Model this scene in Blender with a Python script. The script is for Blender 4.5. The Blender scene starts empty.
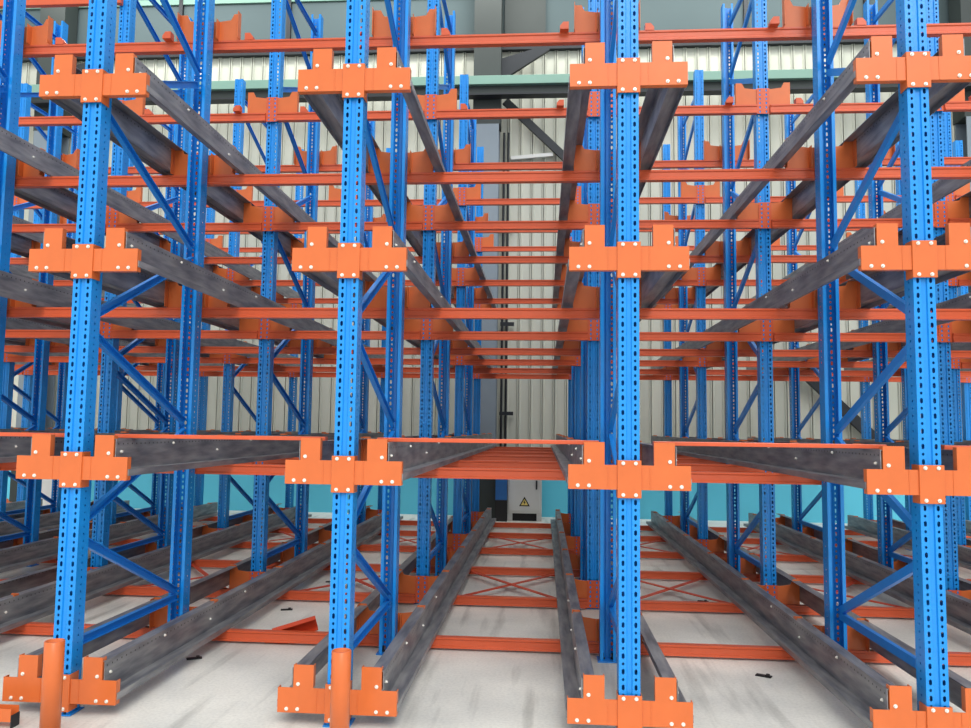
import bpy, bmesh, math, random
from mathutils import Vector, Matrix
random.seed(7)
C = bpy.context.scene.collection
P = 1.4                                              # spacing of the post lines
ROW = [0.0, 1.271, 2.70, 3.912, 5.336, 6.52, 7.80]   # depth of each post row
LEV = [0.12, 1.218, 2.288, 3.226, 4.20]              # bracket heights
TOP = 5.72
ORD = ['front', 'second', 'third', 'fourth', 'fifth', 'sixth', 'seventh']
NTH = ['first', 'second', 'third', 'fourth', 'fifth', 'sixth', 'seventh']
LVN = ['floor level', 'first raised level', 'second raised level', 'third raised level', 'top level']

def line_name(c):
    return ('%s line right of cabinet aisle' % NTH[c - 1]) if c >= 1 else ('%s line left of cabinet aisle' % NTH[-c])
def lane_name(l):
    if l == 0: return 'the cabinet aisle'
    return ('%s aisle right of cabinet aisle' % NTH[l - 1]) if l > 0 else ('%s aisle left of cabinet aisle' % NTH[-l - 1])

# ---------------------------------------------------------------- camera
FPX, CX, CY, CZ = 790.6123, 0.9847, -3.8843, 1.4434
YAW, PIT, ROL = 0.0736, 0.0816, 0.0129
fw = Vector((-math.sin(YAW) * math.cos(PIT), math.cos(YAW) * math.cos(PIT), math.sin(PIT)))
rt = Vector((math.cos(YAW), math.sin(YAW), 0)); up = rt.cross(fw)
rt, up = math.cos(ROL) * rt + math.sin(ROL) * up, -math.sin(ROL) * rt + math.cos(ROL) * up
cam_d = bpy.data.cameras.new('camera'); cam = bpy.data.objects.new('camera', cam_d); C.objects.link(cam)
cam_d.sensor_width = 36; cam_d.lens = FPX / 971 * 36; cam_d.clip_start = .05
M = Matrix((rt, up, -fw)).transposed().to_4x4(); M.translation = Vector((CX, CY, CZ))
cam.matrix_world = M
bpy.context.scene.camera = cam

def pj(p):
    d = Vector(p) - Vector((CX, CY, CZ)); z = d.dot(fw)
    if z < .2: return None
    return 485.5 + FPX * d.dot(rt) / z, 364 - FPX * d.dot(up) / z
def seen(pts, m=6):
    q = [pj(p) for p in pts]; q = [a for a in q if a]
    if not q: return False
    xs = [a[0] for a in q]; ys = [a[1] for a in q]
    return max(xs) > -m and min(xs) < 971 + m and max(ys) > -m and min(ys) < 728 + m

# ---------------------------------------------------------------- materials
def lin(r, g, b):
    return tuple(((v / 255 + .055) / 1.055) ** 2.4 if v > 10 else v / 255 / 12.92 for v in (r, g, b)) + (1,)
def new_mat(name):
    m = bpy.data.materials.new(name); m.use_nodes = True
    return m, m.node_tree.nodes, m.node_tree.links, m.node_tree.nodes['Principled BSDF']
def paint(name, col, rough=.4, metal=0., var=.12, scale=9., spec=.5):
    m, n, l, b = new_mat(name)
    tc = n.new('ShaderNodeTexCoord'); nz = n.new('ShaderNodeTexNoise'); nz.inputs['Scale'].default_value = scale
    nz.inputs['Detail'].default_value = 4
    l.new(tc.outputs['Object'], nz.inputs['Vector'])
    mx = n.new('ShaderNodeMix'); mx.data_type = 'RGBA'
    mx.inputs['A'].default_value = tuple(v * (1 - var) for v in col[:3]) + (1,)
    mx.inputs['B'].default_value = tuple(min(1, v * (1 + var)) for v in col[:3]) + (1,)
    l.new(nz.outputs['Fac'], mx.inputs['Factor']); l.new(mx.outputs['Result'], b.inputs['Base Color'])
    b.inputs['Roughness'].default_value = rough; b.inputs['Metallic'].default_value = metal
    b.inputs['Specular IOR Level'].default_value = spec
    return m
BLUE = paint('blue_powder_coat', lin(30, 144, 222), .24, 0, .10)
BLUE_BR = paint('blue_brace_paint', lin(34, 136, 218), .33, 0, .10)
ORANGE = paint('orange_powder_coat', lin(209, 111, 58), .30, 0, .10)
ORANGE_BM = paint('orange_beam_paint', lin(208, 95, 58), .28, 0, .10)
RED_ROD = paint('red_oxide_rod', lin(205, 74, 38), .45, 0, .1)
BOLT = paint('zinc_bolt', lin(238, 236, 226), .25, .35, .05)
DARK = paint('dark_steel', lin(44, 48, 52), .5, .3, .15)
COLM = paint('dark_green_grey_steel', lin(54, 62, 60), .6, .0, .12, 3)
COLB = paint('weathered_blue_grey_steel', lin(126, 138, 146), .55, .0, .1, 3)
GIRT = paint('pale_green_steel', lin(122, 158, 144), .5, .0, .08, 2)
CAB = paint('light_grey_enamel', lin(206, 208, 204), .4, 0, .04)
BLACK = paint('black_print', lin(25, 25, 26), .6, 0, .05)
YELL = paint('yellow_print', lin(226, 206, 120), .6, 0, .05)
TEAL = paint('teal_wall_paint', lin(100, 202, 226), .6, 0, .06, 1.5)
PANEB = paint('blue_panel_paint', lin(40, 100, 160), .5, 0, .1)
WHITE = paint('white_panel', lin(225, 226, 222), .5, 0, .04)

def galv():
    m, n, l, b = new_mat('galvanised_steel')
    tc = n.new('ShaderNodeTexCoord'); mp = n.new('ShaderNodeMapping'); mp.inputs['Scale'].default_value = (8, 1.2, 8)
    nz = n.new('ShaderNodeTexNoise'); nz.inputs['Scale'].default_value = 3; nz.inputs['Detail'].default_value = 5
    l.new(tc.outputs['Object'], mp.inputs['Vector']); l.new(mp.outputs['Vector'], nz.inputs['Vector'])
    cr = n.new('ShaderNodeValToRGB'); e = cr.color_ramp.elements
    e[0].position = .3; e[0].color = lin(110, 113, 120); e[1].position = .75; e[1].color = lin(170, 170, 170)
    l.new(nz.outputs['Fac'], cr.inputs['Fac'])
    # rows of punched slots along the web
    sp = n.new('ShaderNodeSeparateXYZ'); l.new(tc.outputs['Object'], sp.inputs['Vector'])
    def math_(op, a, bb=None):
        x = n.new('ShaderNodeMath'); x.operation = op
        for i, v in enumerate((a, bb)):
            if v is None: continue
            if isinstance(v, (int, float)): x.inputs[i].default_value = v
            else: l.new(v, x.inputs[i])
        return x.outputs[0]
    fy = math_('SUBTRACT', math_('FRACT', math_('DIVIDE', sp.outputs['Y'], .045)), .5)
    dy = math_('MULTIPLY', fy, .045)
    dz = math_('SUBTRACT', sp.outputs['Z'], .160)
    d2 = math_('ADD', math_('MULTIPLY', dy, dy), math_('MULTIPLY', dz, dz))
    hole = math_('LESS_THAN', d2, .000022)
    mx = n.new('ShaderNodeMix'); mx.data_type = 'RGBA'; mx.inputs['B'].default_value = lin(58, 58, 60)
    l.new(hole, mx.inputs['Factor']); l.new(cr.outputs['Color'], mx.inputs['A'])
    l.new(mx.outputs['Result'], b.inputs['Base Color'])
    b.inputs['Metallic'].default_value = .45; b.inputs['Roughness'].default_value = .45
    return m
GALV = galv()

def floor_mat():
    m, n, l, b = new_mat('concrete_floor')
    tc = n.new('ShaderNodeTexCoord')
    def noise(scale, sc=(1, 1, 1), det=6):
        mp = n.new('ShaderNodeMapping'); mp.inputs['Scale'].default_value = sc
        nz = n.new('ShaderNodeTexNoise'); nz.inputs['Scale'].default_value = scale; nz.inputs['Detail'].default_value = det
        l.new(tc.outputs['Object'], mp.inputs['Vector']); l.new(mp.outputs['Vector'], nz.inputs['Vector']); return nz
    a = noise(1.1, det=8); s = noise(2.2, (3.2, .28, 1)); g = noise(60)
    r1 = n.new('ShaderNodeValToRGB'); e = r1.color_ramp.elements
    e[0].position = .34; e[0].color = lin(206, 206, 199); e[1].position = .62; e[1].color = lin(240, 238, 228)
    l.new(a.outputs['Fac'], r1.inputs['Fac'])
    r2 = n.new('ShaderNodeValToRGB'); e = r2.color_ramp.elements
    e[0].position = .28; e[0].color = (.45, .45, .44, 1); e[1].position = .46; e[1].color = (1, 1, 1, 1)
    l.new(s.outputs['Fac'], r2.inputs['Fac'])
    mx = n.new('ShaderNodeMix'); mx.data_type = 'RGBA'; mx.blend_type = 'MULTIPLY'; mx.inputs['Factor'].default_value = .75
    l.new(r1.outputs['Color'], mx.inputs['A']); l.new(r2.outputs['Color'], mx.inputs['B'])
    r3 = n.new('ShaderNodeValToRGB'); e = r3.color_ramp.elements
    e[0].position = .3; e[0].color = (.88, .88, .88, 1); e[1].position = .6; e[1].color = (1, 1, 1, 1)
    l.new(g.outputs['Fac'], r3.inputs['Fac'])
    m2 = n.new('ShaderNodeMix'); m2.data_type = 'RGBA'; m2.blend_type = 'MULTIPLY'; m2.inputs['Factor'].default_value = 1
    l.new(mx.outputs['Result'], m2.inputs['A']); l.new(r3.outputs['Color'], m2.inputs['B'])
    l.new(m2.outputs['Result'], b.inputs['Base Color']); b.inputs['Roughness'].default_value = .42
    return m
FLOOR = floor_mat()

def wall_mat():
    m, n, l, b = new_mat('cream_corrugated_sheet')
    tc = n.new('ShaderNodeTexCoord'); mp = n.new('ShaderNodeMapping'); mp.inputs['Scale'].default_value = (1, 1, .25)
    nz = n.new('ShaderNodeTexNoise'); nz.inputs['Scale'].default_value = 1.1; nz.inputs['Detail'].default_value = 4
    l.new(tc.outputs['Object'], mp.inputs['Vector']); l.new(mp.outputs['Vector'], nz.inputs['Vector'])
    r1 = n.new('ShaderNodeValToRGB'); e = r1.color_ramp.elements
    e[0].position = .3; e[0].color = lin(178, 182, 170); e[1].position = .7; e[1].color = lin(200, 201, 188)
    l.new(nz.outputs['Fac'], r1.inputs['Fac']); l.new(r1.outputs['Color'], b.inputs['Base Color'])
    b.inputs['Roughness'].default_value = .55
    return m
WALLM = wall_mat()
GLASSM = paint('frosted_grey_glazing', lin(88, 102, 104), .6, 0, .10, .8, .15)

# ---------------------------------------------------------------- mesh helpers
def mesh(name, bm, mat, smooth=False):
    bmesh.ops.recalc_face_normals(bm, faces=bm.faces[:]) if not smooth == 'keep' else None
    me = bpy.data.meshes.new(name); bm.to_mesh(me); bm.free()
    me.materials.append(mat)
    if smooth is True:
        for p in me.polygons: p.use_smooth = True
    return me
def add(name, me, parent=None, loc=(0, 0, 0), rotz=0):
    o = bpy.data.objects.new(name, me); C.objects.link(o); o.location = loc; o.rotation_euler = (0, 0, rotz)
    if parent: o.parent = parent
    return o
def tag(o, label, cat, group=None):
    o['label'] = label; o['category'] = cat; o['kind'] = 'thing'
    if group: o['group'] = group
    return o
def thing(name, label, cat, loc=(0, 0, 0), group=None):
    return tag(add(name, None, None, loc), label, cat, group)
def struct(name, me, loc=(0, 0, 0), parent=None):
    o = add(name, me, parent, loc)
    if not parent: o['kind'] = 'structure'
    return o
def box(bm, x0, x1, y0, y1, z0, z1, bev=0):
    r = bmesh.ops.create_cube(bm, size=1); vs = r['verts']
    for v in vs:
        v.co = Vector(((x0 + x1) / 2 + v.co.x * (x1 - x0), (y0 + y1) / 2 + v.co.y * (y1 - y0), (z0 + z1) / 2 + v.co.z * (z1 - z0)))
    if bev:
        es = list({e for v in vs for e in v.link_edges})
        bmesh.ops.bevel(bm, geom=es, offset=bev, segments=2, affect='EDGES', profile=.5)
def prism(bm, poly, axis, a, b):
    """extrude a closed 2-D outline; axis 'y': outline is (x,z); axis 'x': (y,z); axis 'z': (x,y)"""
    def co(p, t):
        return {'y': (p[0], t, p[1]), 'x': (t, p[0], p[1]), 'z': (p[0], p[1], t)}[axis]
    A = [bm.verts.new(co(p, a)) for p in poly]; B = [bm.verts.new(co(p, b)) for p in poly]
    n = len(poly)
    bm.faces.new(A); bm.faces.new(B[::-1])
    for i in range(n): bm.faces.new((A[i], B[i], B[(i + 1) % n], A[(i + 1) % n]))
def bar(bm, p, q, prof, side):
    """sweep an outline (u along side, v along the other normal) from p to q"""
    p, q = Vector(p), Vector(q); d = (q - p).normalized(); s = Vector(side); s = (s - d * s.dot(d)).normalized(); t = d.cross(s)
    A = [bm.verts.new(p + s * u + t * v) for u, v in prof]; B = [bm.verts.new(q + s * u + t * v) for u, v in prof]
    n = len(prof); bm.faces.new(A); bm.faces.new(B[::-1])
    for i in range(n): bm.faces.new((A[i], B[i], B[(i + 1) % n], A[(i + 1) % n]))
def cyl(bm, x, y, z0, z1, r, n=20, r2=None):
    m = Matrix.Translation((x, y, (z0 + z1) / 2))
    bmesh.ops.create_cone(bm, cap_ends=True, segments=n, radius1=r, radius2=r if r2 is None else r2, depth=z1 - z0, matrix=m)
def u_prof(w, d, t=.004):        # open channel outline, w across, d deep
    return [(-w / 2, 0), (w / 2, 0), (w / 2, d), (w / 2 - t, d), (w / 2 - t, t), (-w / 2 + t, t), (-w / 2 + t, d), (-w / 2, d)]

# ---------------------------------------------------------------- upright (perforated post)
def upright_mesh(closed):
    bm = bmesh.new(); H = TOP; pitch = .036; n = int(H / pitch)
    cache = {}
    def V(x, y, z):
        k = (round(x, 5), round(y, 5), round(z, 5))
        if k not in cache: cache[k] = bm.verts.new(k)
        return cache[k]
    def plain(p, q):
        bm.faces.new((V(p[0], p[1], 0), V(q[0], q[1], 0), V(q[0], q[1], H), V(p[0], p[1], H)))
    def strip(p, q, t, hw, big, small, phase=0):
        p, q = Vector(p), Vector(q); L = (q - p).length; u = (q - p) / L
        def at(s, z): c = p + u * s; return V(c.x, c.y, z)
        for i in range(n):
            z0 = i * pitch; z1 = H if i == n - 1 else z0 + pitch; zm = z0 + pitch / 2
            h = big if (i + phase) % 2 == 0 else small; w = hw if (i + phase) % 2 == 0 else hw * .8
            A, B, Cc, D = at(0, z0), at(L, z0), at(L, z1), at(0, z1)
            c = L * t
            h0, h3 = at(c, zm - h), at(c, zm + h)
            h1, h2, h4, h5 = at(c + w, zm - h * .6), at(c + w, zm + h * .6), at(c - w, zm + h * .6), at(c - w, zm - h * .6)
            bm.faces.new((A, B, h1, h0, h5)); bm.faces.new((B, Cc, h2, h1)); bm.faces.new((Cc, D, h4, h3, h2)); bm.faces.new((D, A, h5, h4))
    w, g = .0505, .014
    lip = .008 if closed else .03
    plain((-lip, .095), (-w, .095))
    strip((-w, .095), (-w, 0), .5, .0045, .006, .0045)
    strip((-w, 0), (-g, 0), .56, .0066, .0138, .0072)
    plain((-g, 0), (-g + .004, .008)); plain((-g + .004, .008), (g - .004, .008)); plain((g - .004, .008), (g, 0))
    strip((g, 0), (w, 0), .44, .0066, .0138, .0072)
    strip((w, 0), (w, .095), .5, .0045, .006, .0045)
    plain((w, .095), (lip, .095))
    bm.normal_update()
    return mesh('upright', bm, BLUE)
UP = {0: upright_mesh(True), 1: upright_mesh(False)}
def base_mesh():
    bm = bmesh.new(); box(bm, -.066, .066, -.012, .112, .001, .008, .002)
    return mesh('base_plate', bm, BLUE_BR)
BASE = base_mesh()
def anchor_mesh():
    bm = bmesh.new(); cyl(bm, 0, 0, .009, .018, .014, 6); cyl(bm, 0, 0, .018, .045, .007, 10)
    return mesh('anchor_bolt', bm, DARK)
ANCH = anchor_mesh()
CH = u_prof(.046, .026)
def brace_mesh(depth, za, zb):
    bm = bmesh.new(); bar(bm, (0, .06, za), (0, depth - .06, zb), CH, (0, -(zb - za), depth) if abs(zb - za) > .05 else (0, 0, 1))
    return mesh('brace', bm, BLUE_BR)
ZIG = [(.33, .33, 'h'), (.86, .36, 'd'), (.93, 1.40, 'd'), (1.93, 1.46, 'd'), (2.00, 2.55, 'd'), (3.14, 2.63, 'd'), (3.26, 3.77, 'd'),
       (4.34, 3.84, 'd'), (4.42, 4.9, 'd'), (5.36, 4.96, 'd'), (5.5, 5.5, 'h')]
BR = {}
for k, dep in ((0, ROW[1]), (1, ROW[3] - ROW[2]), (2, ROW[5] - ROW[4])):
    BR[k] = [(brace_mesh(dep, a, b), t) for a, b, t in ZIG]
FRN = ['front upright frame', 'middle upright frame', 'rear upright frame', 'single end post']
def upright_frame(c, k):
    rows = [2 * k, 2 * k + 1] if k < 3 else [6]
    x = c * P
    if not seen([(x + dx, ROW[r], z) for r in rows for z in (0, .7, 1.5, 2.3, 3.2, 4.2, 5.7) for dx in (-.05, .05)]): return
    if k < 3: lab = 'blue perforated %s with diagonal bracing, %s' % (FRN[k], line_name(c))
    else: lab = 'blue perforated single post near the wall, %s' % line_name(c)
    t = thing('upright_frame' if k < 3 else 'end_post', lab, 'rack frame', (x, ROW[rows[0]], 0), 'upright frames of the rack' if k < 3 else 'end posts of the rack')
    for r in rows:
        dy = ROW[r] - ROW[rows[0]]
        rz = math.pi if r % 2 else 0
        oy = .05 if r % 2 else 0
        add('upright', UP[r % 2], t, (0, dy + oy, 0), rz)
        b = add('base_plate', BASE, t, (0, dy + oy, 0), rz)
        if r < 4:
            for sx in (-.030, .030): add('anchor_bolt', ANCH, b, (sx, .05, 0))
    if k < 3:
        for me, ty in BR[k]: add('diagonal_brace' if ty == 'd' else 'horizontal_brace', me, t, (0, 0, 0))
COLS = range(-6, 6)
for c in COLS:
    for k in range(4): upright_frame(c, k)

# ---------------------------------------------------------------- front cross brackets
def wing_mesh(s):
    bm = bmesh.new()
    poly = [(.05, -.059), (.2925, -.059), (.2925, .059), (.217, .059), (.217, .168), (.118, .168), (.118, .059), (.05, .059)]
    prism(bm, [(s * a, b) for a, b in poly], 'y', -.0085, -.0045)
    prism(bm, [(s * a, b) for a, b in [(.098, -.0585), (.102, -.0585), (.102, .0585), (.098, .0585)]], 'y', -.0105, -.0085)   # seam
    prism(bm, [(s * a, b) for a, b in [(.2885, -.058), (.2925, -.058), (.2925, .058), (.2885, .058)]], 'y', -.0045, .03)    # bent end
    prism(bm, [(s * a, b) for a, b in [(.055, -.059), (.29, -.059), (.29, -.055), (.055, -.055)]], 'y', -.0045, .028)      # bent foot
    prism(bm, [(s * a, b) for a, b in [(.213, .06), (.217, .06), (.217, .166), (.213, .166)]], 'y', -.0045, .028)
    prism(bm, [(s * a, b) for a, b in [(.118, .06), (.122, .06), (.122, .166), (.118, .166)]], 'y', -.0045, .028)
    return mesh('wing_plate', bm, ORANGE)
WING = {1: wing_mesh(1), -1: wing_mesh(-1)}
def collar_mesh():
    bm = bmesh.new()
    box(bm, -.057, .057, -.016, -.011, -.098, .082, .0015)
    for s in (-1, 1):
        box(bm, s * .055 - .002, s * .055 + .002, -.012, .06, -.098, .082)
    return mesh('post_collar', bm, ORANGE)
COLLAR = collar_mesh()
def bolt_mesh():
    bm = bmesh.new()
    m = Matrix.Rotation(math.pi / 2, 4, 'X')
    bmesh.ops.create_cone(bm, cap_ends=True, segments=14, radius1=.0092, radius2=.0092, depth=.003, matrix=Matrix.Translation((0, -.0015, 0)) @ m)
    bmesh.ops.create_cone(bm, cap_ends=True, segments=6, radius1=.0066, radius2=.0056, depth=.007, matrix=Matrix.Translation((0, -.006, 0)) @ m)
    return mesh('bolt', bm, BOLT)
BOLTM = bolt_mesh()
FRP = {-1: 'leftmost front post', 0: 'front post left of cabinet aisle', 1: 'front post right of cabinet aisle', 2: 'rightmost front post'}
for c in (-1, 0, 1, 2):
    for L in range(4):
        t = thing('cross_bracket', 'orange cross-shaped bolted bracket on %s, %s' % (FRP[c], LVN[L]), 'bracket', (c * P, 0, LEV[L]), 'cross brackets on the front posts')
        for s in (-1, 1):
            w = add('wing_plate', WING[s], t)
            for bx, bz in ((.193, .077), (.193, -.041), (.247, -.041)): add('bolt', BOLTM, w, (s * bx, -.0085, bz))
        k = add('post_collar', COLLAR, t)
        for bx in (-.03, .03):
            for bz in (.068, -.083): add('bolt', BOLTM, k, (bx, -.016, bz))

# ---------------------------------------------------------------- saddle brackets on the rows behind
def saddle_mesh(odd):
    bm = bmesh.new()
    half = [(.0, .108), (.07, .108), (.15, .118), (.172, .162), (.222, .162), (.222, -.034)]
    poly = [(-a, b) for a, b in half[::-1]][:-1] + half
    prism(bm, poly, 'y', 0, .004)
    for s in (-1, 1):
        for x, z1 in (((.220, .16),) + (((.066, .106),) if odd else ())):
            box(bm, s * x - .002, s * x + .002, -.05 if odd else .004, 0 if odd else .045, -.034, z1)
    return mesh('saddle_bracket', bm, ORANGE)
SAD = {0: saddle_mesh(False), 1: saddle_mesh(True)}
def strip_mesh():
    bm = bmesh.new(); z0, z1, n = -.106, .112, 6; p = (z1 - z0) / n
    for x0, x1 in ((-.052, 0), (0, .052)):
        for i in range(n):
            a, b = z0 + i * p, z0 + (i + 1) * p; m_ = (a + b) / 2; c = (x0 + x1) / 2; w = .0065; h = .012
            Q = [bm.verts.new(k) for k in ((x0, 0, a), (x1, 0, a), (x1, 0, b), (x0, 0, b))]
            H = [bm.verts.new(k) for k in ((c, 0, m_ - h), (c + w, 0, m_ - h * .5), (c + w, 0, m_ + h * .5), (c, 0, m_ + h), (c - w, 0, m_ + h * .5), (c - w, 0, m_ - h * .5))]
            bm.faces.new((Q[0], Q[1], H[1], H[0], H[5])); bm.faces.new((Q[1], Q[2], H[2], H[1]))
            bm.faces.new((Q[2], Q[3], H[4], H[3], H[2])); bm.faces.new((Q[3], Q[0], H[5], H[4]))
            bm.faces.new([bm.verts.new(k) for k in ((c - w * 1.2, .003, m_ - h * 1.1), (c + w * 1.2, .003, m_ - h * 1.1), (c + w * 1.2, .003, m_ + h * 1.1), (c - w * 1.2, .003, m_ + h * 1.1))]).material_index = 1
    me = mesh('post_collar', bm, ORANGE_BM); me.materials.append(BLUE_BR); return me
STRIP = strip_mesh()
def beam_y(r): return ROW[r] + (.095 if r % 2 else -.052)
for r in range(1, 7):
    for c in COLS:
        for L in range(5):
            y = beam_y(r) + (.012 if r % 2 else .03)
            if not seen([(c * P + dx, y, LEV[L] + dz) for dx in (-.22, .22) for dz in (-.03, .16)], 2): continue
            t = add('saddle_bracket', SAD[r % 2], None, (c * P, y, LEV[L]))
            tag(t, 'orange saddle bracket, %s, %s row, %s' % (LVN[L], ORD[r], line_name(c)), 'bracket', 'saddle brackets behind the front row')
            if r % 2 == 0: add('post_collar', STRIP, t, (0, -.006, 0))

# ---------------------------------------------------------------- cross beams
def beam_mesh(Ln, h=.07, d=.05):
    bm = bmesh.new()
    prof = [(0, -h / 2), (d, -h / 2), (d, h / 2), (0, h / 2), (0, h / 2 - .012), (.007, h / 2 - .018), (.007, -h / 2 + .018), (0, -h / 2 + .012)]
    prism(bm, prof, 'x', -Ln / 2, Ln / 2)
    return mesh('cross_beam', bm, ORANGE_BM)  # crossbar spanning the aisle between posts, not a shuttle rail
BEAM = {0: beam_mesh(P - .106), 1: beam_mesh(P - .004)}
def clip_mesh():
    bm = bmesh.new()
    prism(bm, [(-.03, 0), (.03, 0), (.03, .022), (.008, .05), (-.03, .05)], 'y', -.004, .05)
    return mesh('end_clip', bm, ORANGE_BM)
CLIP = clip_mesh()
for r in range(1, 7):
    for l in range(-6, 5):
        for L in range(5):
            y = beam_y(r); z = LEV[L] - .071
            if not seen([(l * P + f * P, y, z + dz) for f in (.04, .3, .7, .96) for dz in (-.03, .03)], 2): continue
            b = add('cross_beam', BEAM[r % 2], None, (l * P + P / 2, y, z))
            tag(b, 'orange crossbar over %s, %s row, %s' % (lane_name(l), ORD[r], LVN[L]), 'crossbar', 'crossbars of the rack')
            if r <= 2 and L == 4:
                for s in (-1, 1): add('end_clip', CLIP, b, (s * .41, 0, .035), 0 if s < 0 else math.pi)

# ---------------------------------------------------------------- galvanised shuttle rails
def rail_mesh(s, Ln):
    bm = bmesh.new(); t = .004
    pr = [(-.06, .182), (-.06, .186), (t, .186), (t, .034), (.075, .034), (.075, .0), (.075 - t, .0), (.075 - t, .030), (0, .030), (0, .182)]
    prism(bm, [(s * a, b) for a, b in pr], 'y', 0, Ln)
    return mesh('shuttle_rail', bm, GALV)
RLEN = ROW[6] + .22
RAIL = {1: rail_mesh(1, RLEN), -1: rail_mesh(-1, RLEN)}
for l in range(-6, 5):
    for L in range(4):
        for s in (1, -1):
            x = l * P + .222 if s > 0 else (l + 1) * P - .222
            z = LEV[L] - .036
            if not seen([(x, y * .1, z + .1) for y in range(0, 80, 4)], 0): continue
            o = add('shuttle_rail', RAIL[s], None, (x, .0, z))
            tag(o, 'grey galvanised rail on %s side of %s, %s' % ('left' if s > 0 else 'right', lane_name(l), LVN[L]), 'rail', 'shuttle rails of the rack')
            if -2 <= l <= 2:
                for yy, zz in ((.05, .12), (.62, .155), (1.25, .1), (1.85, .155)):
                    bo = add('bolt', BOLTM, o, (s * .004, yy, zz), math.pi / 2 if s > 0 else -math.pi / 2)

# ---------------------------------------------------------------- tie bars
def tie_mesh(Ln, h, d):
    bm = bmesh.new(); box(bm, -Ln / 2, Ln / 2, 0, d, 0, h, .003); return mesh('tie_bar', bm, ORANGE_BM)
TIE = tie_mesh(P - .27, .021, .05)
for l in range(-3, 4):
    if seen([(l * P + f * P, .16, 1.37) for f in (.05, .95)]):
        o = add('tie_bar', TIE, None, (l * P + P / 2, .14, LEV[1] + .152))
        tag(o, 'thin orange tie bar lying across rails of %s' % lane_name(l), 'tie bar', 'tie bars on the first raised level')
TIE2 = tie_mesh(P - .03, .06, .05)
for l in range(-5, 5):
    if seen([(l * P + f * P, 2.66, 5.25) for f in (.05, .95)], 0):
        o = add('tie_bar', TIE2, None, (l * P + P / 2, ROW[2] - .055, 5.2))
        tag(o, 'orange tie bar high above %s, over top level' % lane_name(l), 'tie bar', 'tie bars above the top level')

# floor X bracing between the rows
def rod(bm, p, q, w=.02): bar(bm, p, q, [(-w / 2, 0), (w / 2, 0), (w / 2, .006), (-w / 2, .006)], (0, 0, 1) if False else (1, 0, 0))
XM = {}
for a, b_ in ((2, 3), (4, 5)):
    dep = beam_y(b_) - beam_y(a) - .06
    ms = []
    for s in (1, -1):
        bm = bmesh.new(); rod(bm, (-s * .46, 0, .003 + .007 * (s < 0)), (s * .46, dep, .003 + .007 * (s < 0)), .042); ms.append(mesh('brace_rod', bm, RED_ROD))
    XM[a] = ms
for a in (2, 4):
    for l in range(-6, 5):
        y = beam_y(a) + .055
        if not seen([(l * P + P * f, y + d, .05) for f in (.2, .8) for d in (0, 1.2)], 0): continue
        t = thing('floor_cross_brace', 'orange X bracing over floor of %s, behind %s row' % (lane_name(l), ORD[a]), 'bracing', (l * P + P / 2, y, LEV[0] - .071), 'X bracing near the floor')
        for m_ in XM[a]: add('brace_rod', m_, t)
# slanting rods behind the front brackets
for c, dx in ((-1, .16), (1, .10), (2, -.16)):
    bm = bmesh.new(); rod(bm, (0, 0, 0), (dx * .6, 1.24, 0), .024)
    o = add('tie_rod', mesh('tie_rod', bm, RED_ROD), None, (c * P + dx * .5, .1, LEV[0] - .02))
    tag(o, 'thin dark red tie rod behind floor-level bracket of %s' % FRP[c], 'rod')

# ---------------------------------------------------------------- orange guide tubes in front
def tube_mesh():
    bm = bmesh.new(); n = 28
    def ring(r, z): return [bm.verts.new((r * math.cos(2 * math.pi * i / n), r * math.sin(2 * math.pi * i / n), z)) for i in range(n)]
    R_ = [ring(.044, 0), ring(.044, .432), ring(.042, .434), ring(.0385, .434), ring(.0385, .02)]
    for a, b in zip(R_, R_[1:]):
        for i in range(n): bm.faces.new((a[i], a[(i + 1) % n], b[(i + 1) % n], b[i]))
    bm.faces.new(R_[0][::-1]); bm.faces.new(R_[-1])
    return mesh('tube', bm, ORANGE, True)
TUBE = tube_mesh()
TUBX = (-1.273, .082)
for c, x in ((-1, TUBX[0]), (0, TUBX[1])):
    t = thing('guide_tube', 'short round orange guard tube standing before %s' % FRP[c], 'guard post', (x, -.27, 0), 'guard tubes')
    add('tube', TUBE, t, (0, 0, .002))

# ---------------------------------------------------------------- room
WY = 9.42
bm = bmesh.new(); box(bm, -16, 14, -9, WY + .3, -.2, 0); struct('floor', mesh('floor', bm, FLOOR))
def corr_mesh(x0, x1, z0, z1):
    bm = bmesh.new(); p = .2; x = x0; pts = []
    while x < x1:
        pts += [(x, 0), (x + .13, 0), (x + .145, -.028), (x + .158, -.028), (x + .160, .03), (x + .172, .03), (x + .174, -.028), (x + .187, -.028)]; x += p
    pts.append((x1, 0))
    A = [bm.verts.new((a, b, z0)) for a, b in pts]; B = [bm.verts.new((a, b, z1)) for a, b in pts]
    for i in range(len(pts) - 1): bm.faces.new((A[i], A[i + 1], B[i + 1], B[i]))
    return mesh('wall_back', bm, WALLM)
w = struct('wall_back', corr_mesh(-16, 14, .95, 8.02), (0, WY, 0))
bm = bmesh.new(); box(bm, -16, 14, WY - .03, WY + .2, 0, .95); struct('wall_back_dado', mesh('wall_back_dado', bm, TEAL))
bm = bmesh.new(); box(bm, -16, 14, WY - .06, WY + .1, .95, 1.0); struct('trim_1', mesh('trim_1', bm, GIRT))
bm = bmesh.new(); box(bm, -16, 14, WY - .10, WY + .1, 8.0, 8.16); struct('trim_2', mesh('trim_2', bm, DARK))
# high window band
wi = 0
x = -15.6
while x < 13:
    wi += 1
    bm = bmesh.new(); box(bm, x + .04, x + 1.96, WY + .02, WY + .04, 8.16, 11)
    g = struct('window_%d' % wi, mesh('glazing', bm, GLASSM))
    bm = bmesh.new(); box(bm, x - .035, x + .035, WY - .03, WY + .05, 8.16, 11)
    add('window_frame', mesh('window_frame', bm, DARK), g)
    x += 2.0
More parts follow.
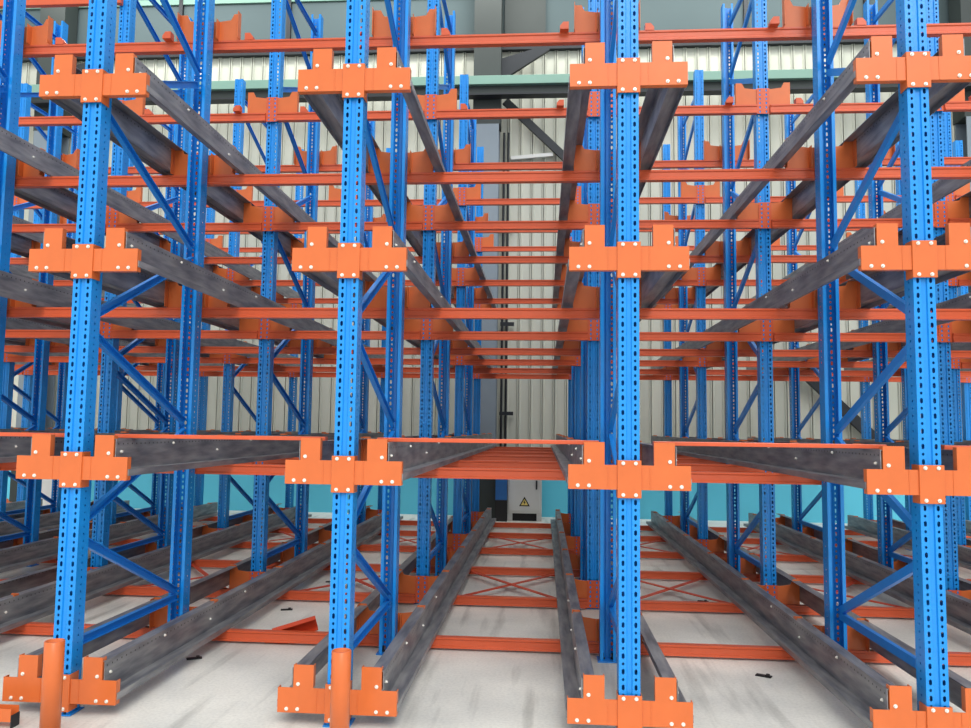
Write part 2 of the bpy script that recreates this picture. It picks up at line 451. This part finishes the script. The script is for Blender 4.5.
# long pale crane girder along the wall
bm = bmesh.new(); box(bm, -16, 14, -.10, .12, .0, .15, .006)
o = struct('trim_3', mesh('girder_top', bm, GIRT), (0, WY - .55, 7.14))
bm = bmesh.new(); box(bm, -16, 14, -.02, .10, -.15, .0); add('girder_web_shaded', mesh('girder_web_shaded', bm, COLM), o)  # girder's shadowed lower half, shade put into the dark colour
bm = bmesh.new(); box(bm, -16, 14, -.09, .10, -.175, -.15); add('girder_foot', mesh('girder_foot', bm, DARK), o)
bm = bmesh.new(); box(bm, -16, 14, WY - .02, WY + .06, 9.02, 9.12); struct('trim_4', mesh('transom', bm, GIRT))
bm = bmesh.new(); box(bm, .27, .98, WY - .06, WY + .015, 8.17, 10.6); tag(add('louvre_panel', mesh('louvre_panel', bm, COLM), None), 'dark grey panel set in high windows beside the wall column', 'panel')
# building columns against the wall
def column(x, n):
    t = add('column_%d' % n, None, None, (x, WY - .25, 0)); t['kind'] = 'structure'
    bm = bmesh.new()
    for y in (-.18, .16): box(bm, -.21, .21, y, y + .02, .0, 6.55)
    box(bm, -.01, .01, -.16, .16, 0, 6.55); add('column_shaft', mesh('column_shaft', bm, COLB), t)
    bm = bmesh.new(); box(bm, -.23, .23, -.17, .2, 6.55, 9.9); add('column_head', mesh('column_head', bm, COLM), t)
    bm = bmesh.new(); prism(bm, [(.2, 7.75), (1.05, 8.0), (1.05, 7.9), (.2, 7.35)], 'y', -.02, .05); add('gusset', mesh('gusset', bm, DARK), t)
    bm = bmesh.new(); box(bm, -.235, .235, -.2, .2, 0, .97); add('column_casing', mesh('column_casing', bm, COLM), t)
for n, x in enumerate((-7.75, .0, 7.95)): column(x, n + 1)
# diagonal and level wall braces
def wall_brace(p, q, wd, lab, nm='wall_brace', m=DARK):
    bm = bmesh.new(); bar(bm, p, q, [(-wd / 2, -.03), (wd / 2, -.03), (wd / 2, .03), (-wd / 2, .03)], (0, 0, 1))
    return tag(add(nm, mesh(nm, bm, m)), lab, 'wall brace')
wall_brace((.30, WY - .2, 7.03), (1.75, WY - .1, 5.65), .13, 'dark diagonal steel brace high beside the wall column of the cabinet aisle')
wall_brace((5.0, WY - .2, 2.6), (6.75, WY - .1, .93), .17, 'dark thick diagonal steel brace low on wall, right of cabinet aisle')
wall_brace((.40, WY - .05, 6.08), (1.12, WY - .1, 6.12), .06, 'pale level strut on wall beside dark diagonal brace of the cabinet aisle', 'wall_strut', CAB)
bm = bmesh.new()
for xx in (0, .075): cyl(bm, xx, 0, 0, 6.5, .02, 12)
for zz in (1.7, 3.2, 4.9): box(bm, -.03, .2, -.02, .05, zz - .03, zz + .03)
tag(add('conduit_pipe', mesh('conduit_pipe', bm, DARK), None, (.285, WY - .13, 0)), 'dark twin conduit pipe rising up wall beside the column', 'pipe')

# ---------------------------------------------------------------- control cabinet at the end of the aisle
t = thing('control_cabinet', 'light grey electrical cabinet with warning triangle at the end of centre aisle', 'cabinet', (.70, 8.72, 0))
bm = bmesh.new(); box(bm, -.27, .27, 0, .4, .12, 1.0, .008); add('body', mesh('body', bm, CAB), t)
bm = bmesh.new(); box(bm, -.245, .245, -.018, -.001, .16, .97, .005); d = add('door', mesh('door', bm, CAB), t)
bm = bmesh.new(); box(bm, .175, .20, -.045, -.018, .50, .64, .004); add('handle', mesh('handle', bm, DARK), d)
bm = bmesh.new(); box(bm, .165, .235, -.022, -.017, .66, .72, .002); add('name_plate', mesh('name_plate', bm, COLB), d)
bm = bmesh.new()
prism(bm, [(-.085, .235), (.085, .235), (0, .385)], 'y', -.0205, -.0185); sg = add('warning_triangle', mesh('warning_triangle', bm, BLACK), d)
bm = bmesh.new(); prism(bm, [(-.057, .252), (.057, .252), (0, .352)], 'y', -.0225, -.0206); add('triangle_field', mesh('triangle_field', bm, YELL), sg)
bm = bmesh.new(); prism(bm, [(.008, .335), (-.02, .293), (-.003, .293), (-.010, .258), (.020, .302), (.003, .302)], 'y', -.0245, -.0226); add('lightning_bolt', mesh('lightning_bolt', bm, BLACK), sg)
for s in (-1, 1):
    bm = bmesh.new(); box(bm, s * .23 - .04, s * .23 + .04, .02, .38, 0, .12); add('leg', mesh('leg', bm, CAB), t)
bm = bmesh.new(); box(bm, -.19, .19, .06, .36, .0, .12); add('gap_shade', mesh('gap_shade', bm, BLACK), t)  # black block painted in for the shade in the gap between the legs
# blue box on dark stand beside it
t = thing('equipment_box', 'blue equipment box on dark stand between wall column and grey cabinet', 'equipment', (.335, 8.62, 0))
bm = bmesh.new(); box(bm, -.09, .09, 0, .3, .33, 1.0, .006); add('box_body', mesh('box_body', bm, PANEB), t)
bm = bmesh.new(); box(bm, -.095, .095, -.01, .3, 0, .33, .004); add('stand', mesh('stand', bm, BLACK), t)
# white panel at the far left
bm = bmesh.new(); box(bm, -.20, .20, 0, .05, 0, .92, .006)
tag(add('leaning_panel', mesh('leaning_panel', bm, WHITE), None, (-7.2, WY - .62, 0)), 'white upright panel before teal wall, far left beside blue posts', 'panel')

# ---------------------------------------------------------------- loose things on the floor
t = thing('loose_angle_bracket', 'loose orange angle bracket lying on the floor of the aisle left of cabinet aisle', 'bracket', (-.72, 1.46, 0))
bm = bmesh.new(); bar(bm, (-.10, 0, .045), (.17, .08, .12), u_prof(.085, .05), (0, -.3, 1)); add('channel', mesh('channel', bm, RED_ROD), t)
bm = bmesh.new(); box(bm, -.14, .02, -.06, .04, .001, .016, .002); add('foot_plate', mesh('foot_plate', bm, ORANGE_BM), t)
def shim(x, y, rz, lab):
    bm = bmesh.new(); box(bm, -.045, .045, -.02, .02, 0, .006, .0015); box(bm, .012, .032, -.018, .018, .006, .014, .0015)
    tag(add('steel_shim', mesh('steel_shim', bm, BLACK), None, (x, y, .001), rz), lab, 'shim', 'steel shims on the floor')
shim(-1.16, 1.0, .5, 'small black steel shim on floor, close to leftmost front post')
shim(-1.02, 2.35, .3, 'small black steel shim on floor left of loose orange bracket')
shim(-.98, 3.5, .2, 'small black steel shim on floor, far behind loose orange bracket')
shim(2.30, 1.05, -.5, 'small black steel shim on floor before rightmost front frame')
shim(2.35, 3.1, -.3, 'small black steel shim deep on floor, right of cabinet aisle')
t = thing('steel_offcut', 'pale orange steel channel offcut lying on floor at bottom left corner', 'offcut', (-1.62, -.16, 0))
bm = bmesh.new(); bar(bm, (-.25, 0, .03), (.10, 0, .03), u_prof(.06, .06), (0, 1, 0)); add('channel', mesh('channel', bm, ORANGE), t)
bm = bmesh.new(); box(bm, .1, .105, -.03, .03, .0, .06); add('end_plate', mesh('end_plate', bm, DARK), t)

# ---------------------------------------------------------------- light
wd = bpy.data.worlds.new('world'); bpy.context.scene.world = wd; wd.use_nodes = True
n, l = wd.node_tree.nodes, wd.node_tree.links; bg = n['Background']
tc = n.new('ShaderNodeTexCoord'); sp = n.new('ShaderNodeSeparateXYZ'); l.new(tc.outputs['Generated'], sp.inputs[0])
cr = n.new('ShaderNodeValToRGB'); e = cr.color_ramp.elements
e[0].position = .35; e[0].color = (.78, .80, .82, 1); e[1].position = .8; e[1].color = (1.0, 1.0, 1.0, 1)
mr = n.new('ShaderNodeMapRange'); mr.inputs['From Min'].default_value = -1; mr.inputs['From Max'].default_value = 1
l.new(sp.outputs['Z'], mr.inputs['Value']); l.new(mr.outputs['Result'], cr.inputs['Fac']); l.new(cr.outputs['Color'], bg.inputs['Color'])
bg.inputs['Strength'].default_value = 1.15
def sun(name, d, st, ang):
    s = bpy.data.lights.new(name, 'SUN'); s.energy = st; s.angle = math.radians(ang)
    o = bpy.data.objects.new(name, s); C.objects.link(o); o.rotation_euler = Vector(d).to_track_quat('-Z', 'Y').to_euler()
sun('skylight_sun', (-.25, .75, -.75), 1.6, 40)
def fill_light(x, y, z, tx, ty, tz, sx, sy, p):
    a = bpy.data.lights.new('wall_fill', 'AREA'); a.shape = 'RECTANGLE'; a.size = sx; a.size_y = sy; a.energy = p; a.color = (1, .98, .93)
    o = bpy.data.objects.new('wall_fill', a); C.objects.link(o); o.location = (x, y, z)
    o.rotation_euler = Vector((tx - x, ty - y, tz - z)).to_track_quat('-Z', 'Y').to_euler()
for x in (-6, -1, 4): fill_light(x, 8.3, 9.5, x, 9.0, 0, 4.5, .5, 95)  # unseen fill lights, added to brighten the back wall
sc = bpy.context.scene
sc.view_settings.view_transform = 'Standard'; sc.view_settings.look = 'None'
sc.view_settings.exposure = 0.18; sc.view_settings.gamma = .93
